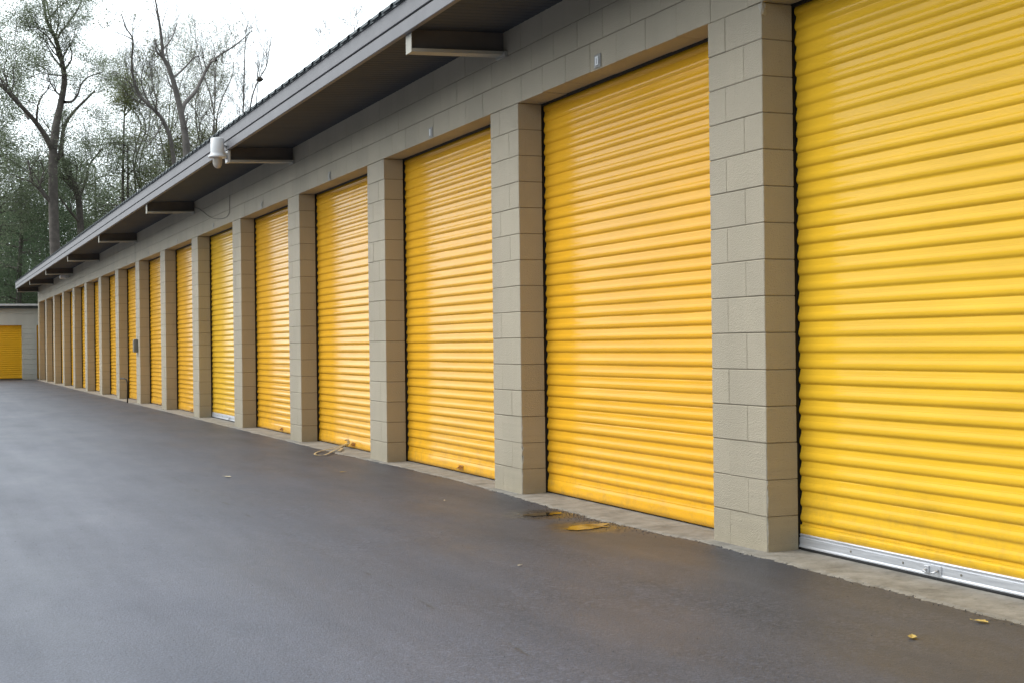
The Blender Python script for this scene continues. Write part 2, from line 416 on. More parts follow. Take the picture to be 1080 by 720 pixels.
# one pillar, block by block, local origin at its near front corner (x into the wall, y away)
def pillar_mesh(chips, seed):
    rr = random.Random(seed); b = MB(); gp = .0022
    b.box(.005, .196, .005, WP-.005, 0, ZL-.003, 1)
    J = WP*.33
    for c in range(15):
        z0, z1 = c*CH + gp, (c+1)*CH - gp
        if c == 0: z0 = -.02
        # parity: the top course has its joint near the far edge
        jy = WP - J if (14-c) % 2 == 0 else J
        for (y0, y1) in ((0, jy-.0009), (jy+.0009, WP)):
            dx = rr.uniform(-.0012, .0012)
            nb = chips.get(c, 0) if y0 == 0 else 0
            if nb:
                # broken arris: the near front edge wanders in and out
                segs = 10; i0 = len(b.v); ed = []
                for q in range(segs+1):
                    z = z0 + (z1-z0)*q/segs
                    k = nb*max(0, .5 + 1.1*noise.noise((q*.55, c*3.1+seed, 0)))*math.sin(math.pi*min(1, max(0, (q+.6)/(segs+1.2))))**.4
                    ed.append(((dx, k+.002, z), (dx+k*.8+.002, 0, z), (dx, y1, z), (.2, 0, z), (.2, y1, z), (dx+k*.3+.003, k*.35+.003, z)))
                for q in range(segs):
                    A, B = ed[q], ed[q+1]
                    b.quad(A[0], B[0], B[2], A[2], 0); b.quad(A[0], A[5], B[5], B[0], 2); b.quad(A[5], A[1], B[1], B[5], 2)
                    b.quad(A[1], A[3], B[3], B[1], 0); b.quad(A[2], B[2], B[4], A[4], 0)
                b.f.append(tuple(range(len(b.v), len(b.v)+5))); b.v += [ed[-1][0], ed[-1][2], ed[-1][4], ed[-1][3], ed[-1][1]]; b.mi.append(0); b.sm.append(False)
                b.f.append(tuple(range(len(b.v), len(b.v)+5))); b.v += [ed[0][0], ed[0][1], ed[0][3], ed[0][4], ed[0][2]]; b.mi.append(0); b.sm.append(False)
            else:
                b.bbox(dx, .2, y0, y1, z0, z1, .0028 + rr.uniform(0, .001), 0)
    return b.mesh('pillar', [M_block, M_mortar, M_chip])
M_chip = block_paint('chipped_block', (.50, .47, .40))
pm0 = pillar_mesh({}, 1)
pmA = pillar_mesh({0: .008, 1: .009, 2: .004}, 3)
pmB = pillar_mesh({1: .016, 2: .010, 0: .007}, 5)
def mk(name, me, loc, parent):
    o = bpy.data.objects.new(name, me); col.objects.link(o); o.parent = parent; o.location = loc; return o
for k in range(-1, NP):
    me = {0: pmA, 1: pmB}.get(k, pm0)
    mk('pillar', me, Vector((D, ay(k), 0)) + BO, bld)

# lintel courses and the upper wall
ZT = 3.64                                          # where the roof deck meets the wall
wl = MB(); gp = .0022; L = .4064
yN = ay(-1)
wl.box(D+.006, XB-.004, yN+.01, YEND-.006, ZL+.006, ZT, 1)
for c in range(3):
    z0 = ZL + c*CH + gp; z1 = min(ZL + (c+1)*CH - gp, ZT)
    if c == 2: z1 = ZT + .02
    off = (0, L/2, 0)[c] + .06
    y = yN - off
    while y < YEND:
        a = max(y, yN); e = min(y+L, YEND)
        # a straight control joint stands at some pillars
        dx = rnd.uniform(-.0012, .0012); dz = rnd.uniform(-.003, .003) if c == 0 and ay(0) < y < ay(1) else 0
        if e - a > .03:
            wl.bbox(D+dx, XB, a+.0014, e-.0014, z0+dz, z1, .0026, 0)
        y += L
wl.box(XB+.10, XB+.35, yN, YEND-.002, ZL+.25, ZT, 0)
# solid near end, far gable and rear
wl.box(D+.0, XB+.4, Y0, yN-.003, -.02, ZT, 0)
wl.box(XB+.43, XB+.60, yN-.002, YEND-.01, -.02, ZT-.01, 1)  # unseen backing panel added behind the doors to stop light leaks
wl.box(XB+.003, XB+6.0, YEND-.2, YEND-.003, -.02, ZT-.02, 0)
wl.box(XB+5.8, XB+6.0, Y0, YEND-.204, -.02, ZT-.02, 0)
wl.box(XB+.404, XB+5.797, Y0, Y0+.2, -.02, ZT-.02, 0)
wl.box(D-.0035, D+.004, 31.46, 31.475, ZL+.002, ZT, 2)
part(wl, 'wall', [M_block, M_mortar, M_dark])
# chipped mortar lump at the head of the nearest pillar
import bmesh
def lump(name, c, r, seed, mat, parent, sq=(1, 1, 1)):
    bm = bmesh.new(); bmesh.ops.create_icosphere(bm, subdivisions=3, radius=1)
    for v in bm.verts:
        n_ = 1 + .45*noise.noise(v.co*1.6 + Vector((seed, 0, 0))) + .2*noise.noise(v.co*5 + Vector((0, seed, 0)))
        v.co = Vector((v.co.x*r*sq[0]*n_, v.co.y*r*sq[1]*n_, v.co.z*r*sq[2]*n_)) + Vector(c)
    me = bpy.data.meshes.new(name); bm.to_mesh(me); bm.free(); me.materials.append(mat)
    o = bpy.data.objects.new(name, me); col.objects.link(o)
    if parent: o.parent = parent; o.location = BO
    return o
lump('mortar_patch', (D+.012, ay(0)+.003, ZL-.035), .026, 3.3, M_chip, bld, (.9, .6, 1.5))

# roof deck (R panel, ribs every 0.305 m, ribs run down the slope towards the eave)
XE = D - .835                                      # drip edge
SL = .045
def zr(x): return 3.845 + (x-XE)*SL                # top of the flat of the panel
rf = MB(); y = Y0
YR = YEND + .12
while y < YR:
    prof = [(0, 0), (.105, 0), (.122, .022), (.183, .022), (.20, 0), (.305, 0)]
    for (ya, za), (yb, zb) in zip(prof, prof[1:]):
        a, b_ = y+ya, min(y+yb, YR)
        if b_ <= a: continue
        xa, xe = XE-.03, XB+6.3
        rf.quad((xa, a, zr(xa)+za), (xa, b_, zr(xa)+zb), (xe, b_, zr(xe)+zb), (xe, a, zr(xe)+za), 0)
        rf.quad((xa, a, zr(xa)+za-.004), (xe, a, zr(xe)+za-.004), (xe, b_, zr(xe)+zb-.004), (xa, b_, zr(xa)+zb-.004), 0)
        rf.quad((xa, a, zr(xa)+za-.004), (xa, b_, zr(xa)+zb-.004), (xa, b_, zr(xa)+zb), (xa, a, zr(xa)+za), 0)
    y += .305
# foam closure strip behind the rib ends
rf.box(XE-.012, XE+.01, Y0, YR-.01, 3.832, 3.876, 0)
roof = part(rf, 'roof', [M_roof])
# fascia: upper drip trim, shadow gap, lower board
fa = MB()
fa.bbox(XE, XE+.05, Y0, YR-.005, 3.702, 3.838, .004)
fa.box(XE+.015, XE+.045, Y0, YR-.01, 3.685, 3.7015, 1)
fa.bbox(XE+.002, XE+.045, Y0, YR-.005, 3.585, 3.688, .004)
part(fa, 'fascia', [M_trim, M_dark])
# soffit: ribbed deck under the roof, with fine ribs running out to the eave
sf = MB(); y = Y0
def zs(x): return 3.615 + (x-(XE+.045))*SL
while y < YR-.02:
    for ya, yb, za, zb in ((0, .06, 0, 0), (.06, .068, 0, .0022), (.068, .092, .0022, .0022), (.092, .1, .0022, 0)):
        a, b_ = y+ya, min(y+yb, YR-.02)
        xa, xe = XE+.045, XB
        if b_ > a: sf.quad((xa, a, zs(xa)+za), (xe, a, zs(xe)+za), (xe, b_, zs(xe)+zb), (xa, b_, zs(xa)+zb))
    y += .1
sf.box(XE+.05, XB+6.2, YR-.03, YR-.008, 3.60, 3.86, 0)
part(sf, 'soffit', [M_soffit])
# outrigger beams over every second pillar
for k in range(-1, 9):
    yb = A0 + PER + WP/2 - .0 + k*2*PER - .0
    if yb > YR: continue
    yb = min(yb, YR-.10)
    bb = MB(); xo = XE+.048; wd = .065; z0o = 3.440; sl = .035
    def slab(ya, yc, za, zb, top, mi):
        i = len(bb.v)
        for x in (xo, D-.002):
            lift = (x-xo)*sl
            for yy in (ya, yc):
                bb.v.append((x, yy, za+lift)); bb.v.append((x, yy, (zs(x)+.012) if top else zb+lift))
        for q in ((0, 1, 3, 2), (4, 6, 7, 5), (0, 4, 5, 1), (2, 3, 7, 6), (0, 2, 6, 4), (1, 5, 7, 3)): bb.f.append(tuple(i+k_ for k_ in q)); bb.mi.append(mi); bb.sm.append(False)
    slab(yb-wd, yb+wd, z0o, z0o+.026, False, 0)
    slab(yb-.012, yb+wd-.004, z0o+.0262, 0, True, 1)
    bb.box(xo-.006, xo-.0005, yb-wd-.002, yb+wd+.002, z0o-.003, 3.5835, 0)
    bb.box(D-.026, D-.0025, yb-wd-.03, yb+wd+.03, z0o+.005, z0o+.05, 0)
    part(bb, 'outrigger_beam', [M_beam, M_web])

# ---------------------------------------------------------------- roll-up doors
RP = .0848
def curtain_mesh(name, W, z0, z1, mat, seed, flat_bottom=.10, pitch=RP):
    """W along +y from 0; x: 0 = back plane, negative = outwards; saw-tooth lapped corrugation"""
    rr = random.Random(seed); b = MB()
    prof = [(0.0, .0), (.06, .0009), (.14, .0019), (.22, .0029), (.29, .0037), (.305, .0042), (.32, .0041), (.36, .0052), (.42, .0073), (.47, .0092), (.52, .0107), (.58, .0118), (.64, .0123), (.70, .0123), (.76, .0117), (.82, .0102), (.87, .0077), (.91, .0047), (.95, .0017), (.98, .0002)]
    rows = []; z = z1; i = 0
    rows.append((z1, 0.0, 0))
    while z > z0 + flat_bottom + .001:
        tilt = rr.gauss(0, .0011); amp = 1 + rr.uniform(-.12, .12)
        for t, d in prof:
            zz = z - t*pitch
            if zz < z0 + flat_bottom: break
            rows.append((zz, .88*d*amp + tilt*(t-.5), i))
        z -= pitch; i += 1
        if i % 5 == 0: z -= .004
    rows.append((z0+flat_bottom-.004, .004, i)); rows.append((z0+flat_bottom-.010, .010, i)); rows.append((z0+.055, .0105, i)); rows.append((z0+.035, .013, i)); rows.append((z0, .013, i))
    rows.append((z0-.002, .0, i))
    NC = 26
    for r, (zz, d, i) in enumerate(rows):
        for c in range(NC+1):
            y = W*c/NC
            wob = .0022*noise.noise((y*1.1+seed, zz*.9, seed*.37)) + .0011*noise.noise((y*2.6, i*1.7+seed, 2))
            b.v.append((-d - wob*min(1, y/.15, (W-y)/.15), y, zz + .0012*noise.noise((y*.7, i*.9, seed))))
    for r in range(len(rows)-1):
        for c in range(NC):
            a = r*(NC+1)+c
            b.f.append((a, a+1, a+NC+2, a+NC+1)); b.mi.append(0); b.sm.append(True)
    return b.mesh(name, [mat])
WD = PER - WP                                   # clear opening
def latch_mb():
    l = MB()
    l.bbox(-.004, 0, -.05, .05, -.022, .022, .001)
    l.tube([(-.006, -.032, .004), (-.03, -.030, -.006), (-.034, 0, -.010), (-.03, .030, -.006), (-.006, .032, .004)], .006, 8)
    l.bbox(-.012, -.003, .018, .046, -.016, .016, .002)
    return l
def bar_mb(W):
    b = MB(); pr = [(-.004, .075), (-.016, .074), (-.020, .068), (-.017, .062), (-.016, .056), (-.021, .052), (-.022, .014), (-.026, .006), (-.026, 0), (-.002, 0)]
    for (x0, z0), (x1, z1) in zip(pr, pr[1:]):
        b.quad((x0, .004, z0), (x1, .004, z1), (x1, W-.004, z1), (x0, W-.004, z0))
    for yy in (.004, W-.004):
        i = len(b.v); b.v += [(x, yy, z) for x, z in pr]; b.f.append(tuple(range(i, i+len(pr)))); b.mi.append(0); b.sm.append(False)
    return b
def seal_mb(W):
    s_ = MB(); s_.tube([(-.014, .01, -.008), (-.014, W-.01, -.008)], .013, 10); return s_
cur_orange = [curtain_mesh('curtain', WD+.012, .022, 3.24, M_yel, s_) for s_ in (11, 23, 37)]
cur_lemon = [curtain_mesh('curtain', WD+.012, .095, 3.24, M_yel2, s_, 0.012) for s_ in (51, 64)]
_lm = latch_mb()
me_latch_rust = _lm.mesh('latch', [M_rust]); me_latch_alu = _lm.mesh('latch', [M_alu])
_bm = bar_mb(WD+.012)
_y = .27
while _y < WD-.1: _bm.tube([(-.0215, _y, .034), (-.0245, _y, .034)], .006, 8, 1); _y += .43
me_bar = _bm.mesh('bottom_bar', [M_alu, M_boxgrey]); me_seal = seal_mb(WD).mesh('rubber_seal', [M_rubber])
gm = MB(); gm.box(-.012, .03, 0, .05, .0, 3.2); gm.box(-.030, -.0125, .0105, .05, .0, 3.2)
hm_ = MB(); hm_.box(.001, .012, .001, WD-.001, ZL-.016, ZL+.015)  # black strip drawn in as the dark gap between lintel and curtain
me_head = hm_.mesh('gap_strip', [M_dark])
me_guide = gm.mesh('guide_rail', [M_dark])
for k in range(0, NP):
    y0 = ay(k-1) + WP - .006
    lemon = k in (0, 5)
    dr = empty('roll_up_door', Vector((XC, y0, 0)) + BO, bld)
    if lemon: dr['label'] = 'lemon yellow door with bare aluminium bottom bar'
    c = mk('curtain', (cur_lemon[0] if k == 0 else cur_lemon[1]) if lemon else cur_orange[k % 3], (0, 0, 0), dr)
    # far side guide (what shows as the black strip) and near side guide
    mk('guide_rail', me_guide, (.010, WD+.010, .0), dr)
    gg = mk('guide_rail', me_guide, (.010, .002, .0), dr); gg.scale = (1, -1, 1)
    if lemon:
        mk('bottom_bar', me_bar, (0, 0, .026), dr); mk('rubber_seal', me_seal, (0, 0, .026), dr)
        mk('latch', me_latch_alu, (-.022, WD*.5-.02 if k else 1.76, .056), dr).scale = (1, 1.25, 1.15)
    elif k != 1:
        mk('latch', me_latch_rust, (-.014, WD*.47, .062), dr)
    mk('gap_strip', me_head, (XB-XC, .006, 0), dr)

# ---------------------------------------------------------------- number plates above the doors (they are screwed on: signs of their own)
ordn = {1: 'first', 2: 'second', 3: 'third', 4: 'fourth', 5: 'fifth', 6: 'sixth', 7: 'seventh', 8: 'eighth', 9: 'ninth', 10: 'tenth', 11: 'eleventh'}
pl = MB(); pl.bbox(-.006, 0, -.05, .05, -.045, .045, .0015)
pf = MB(); pf.box(-.0085, -.0062, -.026, .026, -.03, .03, 0)
pf2 = MB(); pf2.box(-.0105, -.0087, -.004, .004, -.020, .016, 0)
me_pl, me_pf, me_pf2 = pl.mesh('plate', [M_plategrey]), pf.mesh('number_face', [M_white]), pf2.mesh('number_mark', [M_platemark])
M_pg2 = simple('faded_plate', (.42, .39, .33), .6)
me_pl2 = pl.mesh('plate', [M_pg2]); me_pg = pf.mesh('number_face', [M_pg2])
for k in range(1, 9):
    yc = {1: 8.725, 2: 12.17}.get(k, (ay(k-1)+WP+ay(k))/2 + .02)
    e = empty('number_plate', (D-.003, yc, 3.108))
    nm = {1: 'white-faced number plate on the lintel over the widest fully visible yellow door',
          2: 'narrow bright number plate over the second yellow door from the nearest pillar'}.get(k, 'small grey number plate over the %s yellow door beyond the nearest pillar' % ordn[k])
    tag(e, nm, 'number plate', 'number plates above the storage doors')
    mk('plate', me_pl if k < 4 else me_pl2, (0, 0, 0), e).scale = (.5, 1, 1)
    f_ = mk('number_face', me_pf if k < 3 else me_pg, (0, 0, 0), e)
    if k == 2: f_.scale = (1, .45, 1)
    if k != 2: mk('number_mark', me_pf2, (0, 0, 0), e)

# ---------------------------------------------------------------- dome security camera on the second visible beam
yb1 = A0 + PER + WP/2 + 2*PER
cx, cy, cz = XE-.11, yb1-.04, 3.495
sc = empty('dome_camera', (cx, cy, cz))
tag(sc, 'white dome security camera hanging on an arm off the grey fascia', 'security camera')
h = MB(); h.lathe([(0, .235), (.070, .232), (.082, .222), (.084, .05), (.086, .035), (.112, .012), (.116, -.008), (.104, -.010), (.0, -.010)], n=32)
h.build('housing', M_white, sc)
gl = MB(); gl.lathe([(.056, -.0105), (.056, -.07), (.052, -.098), (.038, -.122), (.02, -.135), (0, -.139)], n=28)
M_dome = simple('frosted_dome', (.52, .47, .40), .12, 0, .06)
gl.build('dome', M_dome, sc)
ar = MB(); ar.tube([(.06, 0, .06), (.09, .0, .05), (.11, .015, .03), (.13, .03, .02)], .017, 10)
ar.tube([(.07, 0, .15), (.10, .02, .14), (.125, .03, .10)], .012, 8)
ar.build('arm', M_white, sc)
br = MB(); br.bbox(.118, .150, -.03, .12, -.06, .085, .004); br.bbox(.10, .1175, .0, .07, -.02, .06, .004)
br.build('bracket', M_white, sc)

# lamp under the eave far down the row
yl = 46.3
lp = empty('eave_light', (D-.12, yl, 3.45))
tag(lp, 'small white lamp under the far part of the eave', 'light')
l = MB(); l.bbox(-.16, .02, -.10, .10, -.06, .05, .012); l.build('lamp_body', M_white, lp)
l = MB(); l.bbox(.021, .117, -.03, .03, -.03, .03, .004); l.build('mount', M_white, lp)

# grey box with its conduit on the face of a pillar
mb_ = empty('electrical_box', (D-.003, ay(7)+WP*.62, 1.10))
tag(mb_, 'small dark grey box screwed to the front of a far pillar', 'electrical box')
b = MB(); b.bbox(-.08, 0, -.08, .08, 0, .28, .008); b.build('box_body', M_boxgrey, mb_)
b = MB(); b.bbox(-.088, -.0805, -.068, .068, .02, .26, .003); b.build('cover', M_boxgrey, mb_)
# bent standpipe by the same pillar
st = MB(); yp = 31.9; xp = D-.14
st.tube([(xp, yp, -.01), (xp, yp, .44), (xp-.01, yp+.01, .50), (xp-.05, yp+.06, .53), (xp-.12, yp+.2, .53)], .015, 10)
tag(st.build('standpipe', M_pipe), 'thin dark bent pipe rising from the asphalt by the box pillar', 'pipe')
# sagging cable on the wall
cb = MB(); pts = spline([(D-.012, 24.3, 3.57), (D-.012, 23.7, 3.476), (D-.012, 22.9, 3.29), (D-.012, 22.3, 3.195), (D-.012, 21.6, 3.150), (D-.012, 21.27, 3.19), (D-.012, 21.22, 3.33), (D-.012, 21.20, 3.45)], 6)
cb.tube(pts, .005, 6)
tag(cb.build('cable', M_cable), 'thin dark cable sagging along the block wall under the eave', 'cable')

# ---------------------------------------------------------------- loose things on the ground
sp = MB()
def ribbon(b, pts, wd, th=.003):
    for (p, q) in zip(pts, pts[1:]):
        p, q = Vector(p), Vector(q); t = (q-p).normalized(); n_ = t.cross(Vector((0, 0, 1))).normalized()*wd/2
        for s_ in (0, 1): pass
        u = Vector((0, 0, th))
        b.quad(p-n_, q-n_, q+n_, p+n_, 0, True); b.quad(p-n_+u, p+n_+u, q+n_+u, q-n_+u, 0, True)
        b.quad(p-n_, p-n_+u, q-n_+u, q-n_, 0, True); b.quad(p+n_, q+n_, q+n_+u, p+n_+u, 0, True)
ribbon(sp, spline([(4.50, 15.62, .085), (4.42, 15.60, .05), (4.33, 15.52, .022), (4.22, 15.30, .018), (4.10, 15.02, .016), (3.97, 14.80, .012), (3.92, 14.95, .010), (4.02, 15.25, .012), (4.16, 15.46, .016), (4.30, 15.62, .02), (4.44, 15.70, .05)]), .020)
ribbon(sp, spline([(4.47, 15.66, .10), (4.46, 15.56, .12), (4.45, 15.50, .07), (4.40, 15.58, .03), (4.34, 15.40, .024), (4.24, 15.18, .02)]), .03)
tag(sp.build('strap', M_strap), 'tangled dirty yellow strap lying out from the foot of a door', 'strap')

def leaf(loc, size, rot, mat, label, curl=.25, nm='fallen_leaf'):
    b = MB(); N = 9; ro = []
    for i in range(N):
        t = i/(N-1); wv = size*.26*math.sin(math.pi*t**.8)*(1 + .25*math.sin(i*2.4))
        z = size*curl*(t-.4)**2
        ro.append(((t-.5)*size, wv, z))
    for (x0, w0, z0), (x1, w1, z1) in zip(ro, ro[1:]):
        b.quad((x0, -w0, z0+.3*w0), (x1, -w1, z1+.3*w1), (x1, 0, z1), (x0, 0, z0)); b.quad((x0, 0, z0), (x1, 0, z1), (x1, w1, z1+.3*w1), (x0, w0, z0+.3*w0))
    b.tube([(size*.5, 0, ro[-1][2]), (size*.68, size*.03, .004)], .0012, 5)
    o = b.build(nm, mat, None, (loc[0], loc[1], .006)); o.rotation_euler = (0, 0, rot)
    tag(o, label, 'leaf', 'dry leaves on the asphalt'); return o
leaf((3.58, 4.53), .065, .9, M_leafA, 'yellow-brown leaf on the bare asphalt nearest the bottom right')
leaf((4.03, 4.66), .07, 1.9, M_leafA, 'brownish leaf lying against the ragged edge of the concrete strip', .1)
leaf((2.55, 12.84), .085, 2.2, M_leafB, 'pale curled leaf alone in the middle of the wet asphalt')
leaf((3.61, 12.78), .06, .2, M_leafA, 'small tan leaf on the asphalt in front of the yellow strap')
leaf((3.63, 10.05), .035, 1.2, M_leafB, 'tiny whitish leaf scrap left of the puddles', .1)
leaf((2.91, 6.9), .03, .4, M_leafB, 'tiny pale scrap on the asphalt between the puddles and the photo edge', .1)
# loose chippings gathered where the asphalt meets the concrete
pb = MB(); rr = random.Random(5)
def ico(b, c, r):
    q = [(1, 0, 0), (-1, 0, 0), (0, 1, 0), (0, -1, 0), (0, 0, 1), (0, 0, -1)]
    i = len(b.v); b.v += [(c[0]+x*r*rr.uniform(.7, 1.2), c[1]+y*r*rr.uniform(.7, 1.3), c[2]+z*r*rr.uniform(.5, .9)) for x, y, z in q]
    for t in ((0, 2, 4), (2, 1, 4), (1, 3, 4), (3, 0, 4), (2, 0, 5), (1, 2, 5), (3, 1, 5), (0, 3, 5)): b.f.append(tuple(i+k for k in t)); b.mi.append(0); b.sm.append(False)
for i in range(1100):
    y = 3.8 + 14*rr.random()**1.4
    if i < 450: y = rr.gauss(8.6, .45)
    x = edge_x(y) - abs(rr.gauss(0, .10 if i < 450 else .03)) + .015
    ico(pb, (x, y, .002), rr.uniform(.0015, .0045))
for i in range(500):
    ico(pb, (rr.uniform(-.5, 4.0), rr.uniform(3.5, 11), .001), rr.uniform(.0012, .0035))
tag(pb.build('chippings', M_pebble), 'loose dark stone chippings along the ragged asphalt edge', 'gravel', kind='stuff')

# ---------------------------------------------------------------- second storage building closing the end of the lane
B2Y = 60.3; B2X0, B2X1 = -9.0, 14.0
b2 = empty('storage_building', (B2X0, B2Y, 0))
tag(b2, 'low tan storage building with yellow doors closing the far end of the lane', 'storage building')
O2 = Vector((-B2X0, -B2Y, 0))
doors = []; x = 3.76 - 2.70
xs = []
for i in range(-3, 4):
    xs.append((1.06 + i*3.27, 1.06 + i*3.27 + 2.70))
xs = [(a, b) for a, b in xs if a > B2X0+.2 and b < B2X1-.2]
w2 = MB(); HD = 2.18; HT = 2.90
def wallrow(z0, z1, spans):
    for a, b in spans: w2.box(a, b, B2Y, B2Y+.2, z0, z1)
edges = [B2X0] + [v for p in xs for v in p] + [B2X1]
c = 0; z = -.02
zz = [-.02] + [CH*i for i in range(1, 12)]
for z0, z1 in zip(zz, zz[1:]):
    if z1 <= HD+.06:
        for a, b in zip(edges[0::2], edges[1::2]): w2.bbox(a, b, B2Y, B2Y+.2, z0+.002, z1-.002, .004)
w2.bbox(B2X0, B2X1, B2Y-.004, B2Y+.2, 11*CH-.01-.05, 2.62, .004)
w2.bbox(B2X0, B2X1, B2Y+.008, B2Y+.2, 2.625, HT, .004)
w2.box(B2X0+.003, B2X1-.003, B2Y+.22, B2Y+6, -.02, HT-.05)
o = w2.build('wall', M_block2, b2, O2)
me2 = curtain_mesh('curtain', 2.72, .05, 2.25, M_yel, 5, .09)
M_yel3 = door_paint('lightened_door_enamel', (.98, .52, .03))  # door enamel lightened to offset the dim light it faces
me2.materials[0] = M_yel3
for (a, b) in xs:
    dd = empty('roll_up_door', Vector((b+.01, B2Y+.13, 0)) + O2, b2); dd.rotation_euler = (0, 0, math.pi/2)
    mk('curtain', me2, (0, 0, 0), dd)
    lt = mk('latch', me_latch_rust, (-.014, 1.35, .09), dd)
r2 = MB(); r2.bbox(B2X0-.1, B2X1+.1, B2Y-.30, B2Y-.26, 2.945, 3.02, .004, 1)
r2.box(B2X0-.1, B2X1+.1, B2Y-.255, B2Y+6.2, 2.92, 2.96, 0); r2.box(B2X0, B2X1, B2Y-.22, B2Y-.002, 2.84, 2.9195, 0)  # last box: dark band painting the shade under the eave
i = 0
x = B2X0
while x < B2X1:
    r2.box(x, x+.07, B2Y-.25, B2Y+6.1, 2.9605, 2.992, 0); x += .305
M_trim2 = simple('pale_grey_trim', (.72, .72, .72), .5)
r2.build('roof', [M_roof, M_trim2], b2, O2)
pn = empty('number_plate', (2.40, B2Y-.006, 2.285))
tag(pn, 'small dark plate over the yellow door of the far end building', 'number plate')
q = MB(); q.bbox(-.09, .09, -.006, 0, -.03, .03, .0015); q.build('plate', M_boxgrey, pn)

# ---------------------------------------------------------------- trees
def at(px, py, Y):
    """point of the vertical plane y = Y seen at photograph pixel px, py (used for tree skeletons read off the photo)"""
    d = _f + CR*((px-540)/FPX) - CU*((py-360)/FPX)
    t = Y/d.y
    return Vector((d.x*t, Y, CAMZ + d.z*t))
class Tree:
    def __init__(s, seed): s.r = random.Random(seed); s.b = MB(); s.tips = []; s.twigs = MB()
    def limb(s, pts, r0, r1, n=7, kids=0, klen=3, lvl=2, spread=.9, up=.25, leafy=True):
        pts = spline(pts, 5); L_ = len(pts)
        # keep limbs from lying in one plane
        rad = [r0 + (r1-r0)*(i/(L_-1))**.8 for i in range(L_)]
        s.b.tube(pts, rad, n, cap=False)
        for k in range(kids):
            i = int(L_*s.r.uniform(.25, .98)); i = min(max(i, 1), L_-2)
            t = (pts[i+1]-pts[i-1]).normalized()
            s.grow(pts[i], t, klen*s.r.uniform(.6, 1.25), rad[i]*s.r.uniform(.35, .55), lvl, spread, up)
        if leafy: s.tips.append(pts[-1])
    def grow(s, p, t, L_, r, lvl, spread, up):
        a = Vector((s.r.gauss(0, 1), s.r.gauss(0, 1), s.r.gauss(0, .7))).normalized()
        d = (t + a*spread + Vector((0, 0, up))).normalized()
        n_ = 5 if lvl > 0 else 3; pts = [p]; q = p; st = L_/n_
        for i in range(n_):
            d = (d + Vector((s.r.gauss(0, .22), s.r.gauss(0, .22), s.r.gauss(0, .16)+up*.15))).normalized()
            q = q + d*st; pts.append(q)
        rt = max(r*.3, .007)
        rad = [r+(rt-r)*i/n_ for i in range(n_+1)]
        s.b.tube(pts, rad, 5 if r > .04 else 3, cap=False)
        if lvl > 0:
            for k in range(5 if lvl > 1 else 7):
                i = s.r.randint(1, n_); tt = (pts[i]-pts[i-1]).normalized()
                s.grow(pts[i], tt, L_*s.r.uniform(.4, .65), rad[i]*.6, lvl-1, spread, up)
        else: s.tips += [pts[-1], pts[-2]]
    def leaves(s, per, rad, size, keep=1.0, flat=.6, b=None, elong=1.8):
        b = b or MB()
        for c in s.tips:
            if s.r.random() > keep: continue
            for k in range(per):
                p = c + Vector((s.r.gauss(0, rad), s.r.gauss(0, rad), s.r.gauss(0, rad*flat)))
                a = Vector((s.r.gauss(0, 1), s.r.gauss(0, 1), s.r.gauss(0, .6))).normalized()
                u = a.cross(Vector((s.r.gauss(0, 1), s.r.gauss(0, 1), s.r.gauss(0, 1)))).normalized()
                z = size*s.r.uniform(.6, 1.3)
                b.quad(p-a*z*elong*.5, p+u*z*.4, p+a*z*elong*.5, p-u*z*.4)
        return b
    def finish(s, name, base, label, cat, bark, fol=None, leaves=None, group=None):
        e = empty(name, base); tag(e, label, cat, group)
        off = (-base[0], -base[1], -base[2])
        s.b.build('trunk', bark, e, off)
        if leaves is not None: leaves.build('crown', fol, e, off)
        return e
GT = 'trees behind the storage buildings'
def gnd(px, Y): p = at(px, 372, Y); return Vector((p.x, Y, -.05))
def J(p, dy): return p + Vector((0, dy, 0))

# 1 tall semi-evergreen oak, left
Y = 82; T = Tree(11); A = lambda x, y, dy=0: J(at(x, y, Y), dy)
T.limb([gnd(61, Y), A(60, 300), A(57, 240), A(56, 185), A(56, 158)], .34, .23, 9, 3, 3.0, 2)
T.limb([A(56, 158), A(60, 130, .4), A(66, 105, .8), A(69, 82, .6), A(65, 62, .2), A(58, 42, -.3), A(48, 25, -.8), A(45, 5, -1), A(44, -18, -1)], .24, .05, 8, 11, 3.0, 2)
T.limb([A(56, 160), A(45, 142, -.5), A(32, 127, -1), A(15, 112, -1.6), A(0, 98, -2), A(-25, 80, -2), A(-60, 60, -2)], .17, .06, 8, 9, 3.2, 2)
T.limb([A(68, 108), A(78, 104, 1), A(85, 95, 1.5), A(89, 84, 1.6), A(97, 75, 2), A(112, 70, 2)], .09, .03, 6, 5, 2.0, 2)
T.limb([A(59, 45), A(65, 32, .8), A(74, 20, 1.2), A(84, 5, 1.5), A(92, -12, 1.5)], .08, .03, 6, 6, 2.2, 2)
T.limb([A(64, 62), A(55, 52, -1), A(47, 44, -1.5), A(36, 38, -2)], .06, .03, 6, 5, 2.0, 2)
T.limb([A(69, 80), A(58, 76, 1), A(45, 74, 1), A(30, 80, 1)], .05, .02, 5, 4, 1.8, 2)
T.limb([A(30, 126), A(22, 105, 1), A(12, 92, 1), A(3, 70, 1)], .07, .03, 5, 5, 2.0, 2)
lv = T.leaves(27, .34, .052, .5)
T.finish('oak_tree', (gnd(61, Y).x, Y, 0), 'tallest airy grey-green tree with a forked trunk at the left', 'tree', M_bark, M_fol, lv, GT)

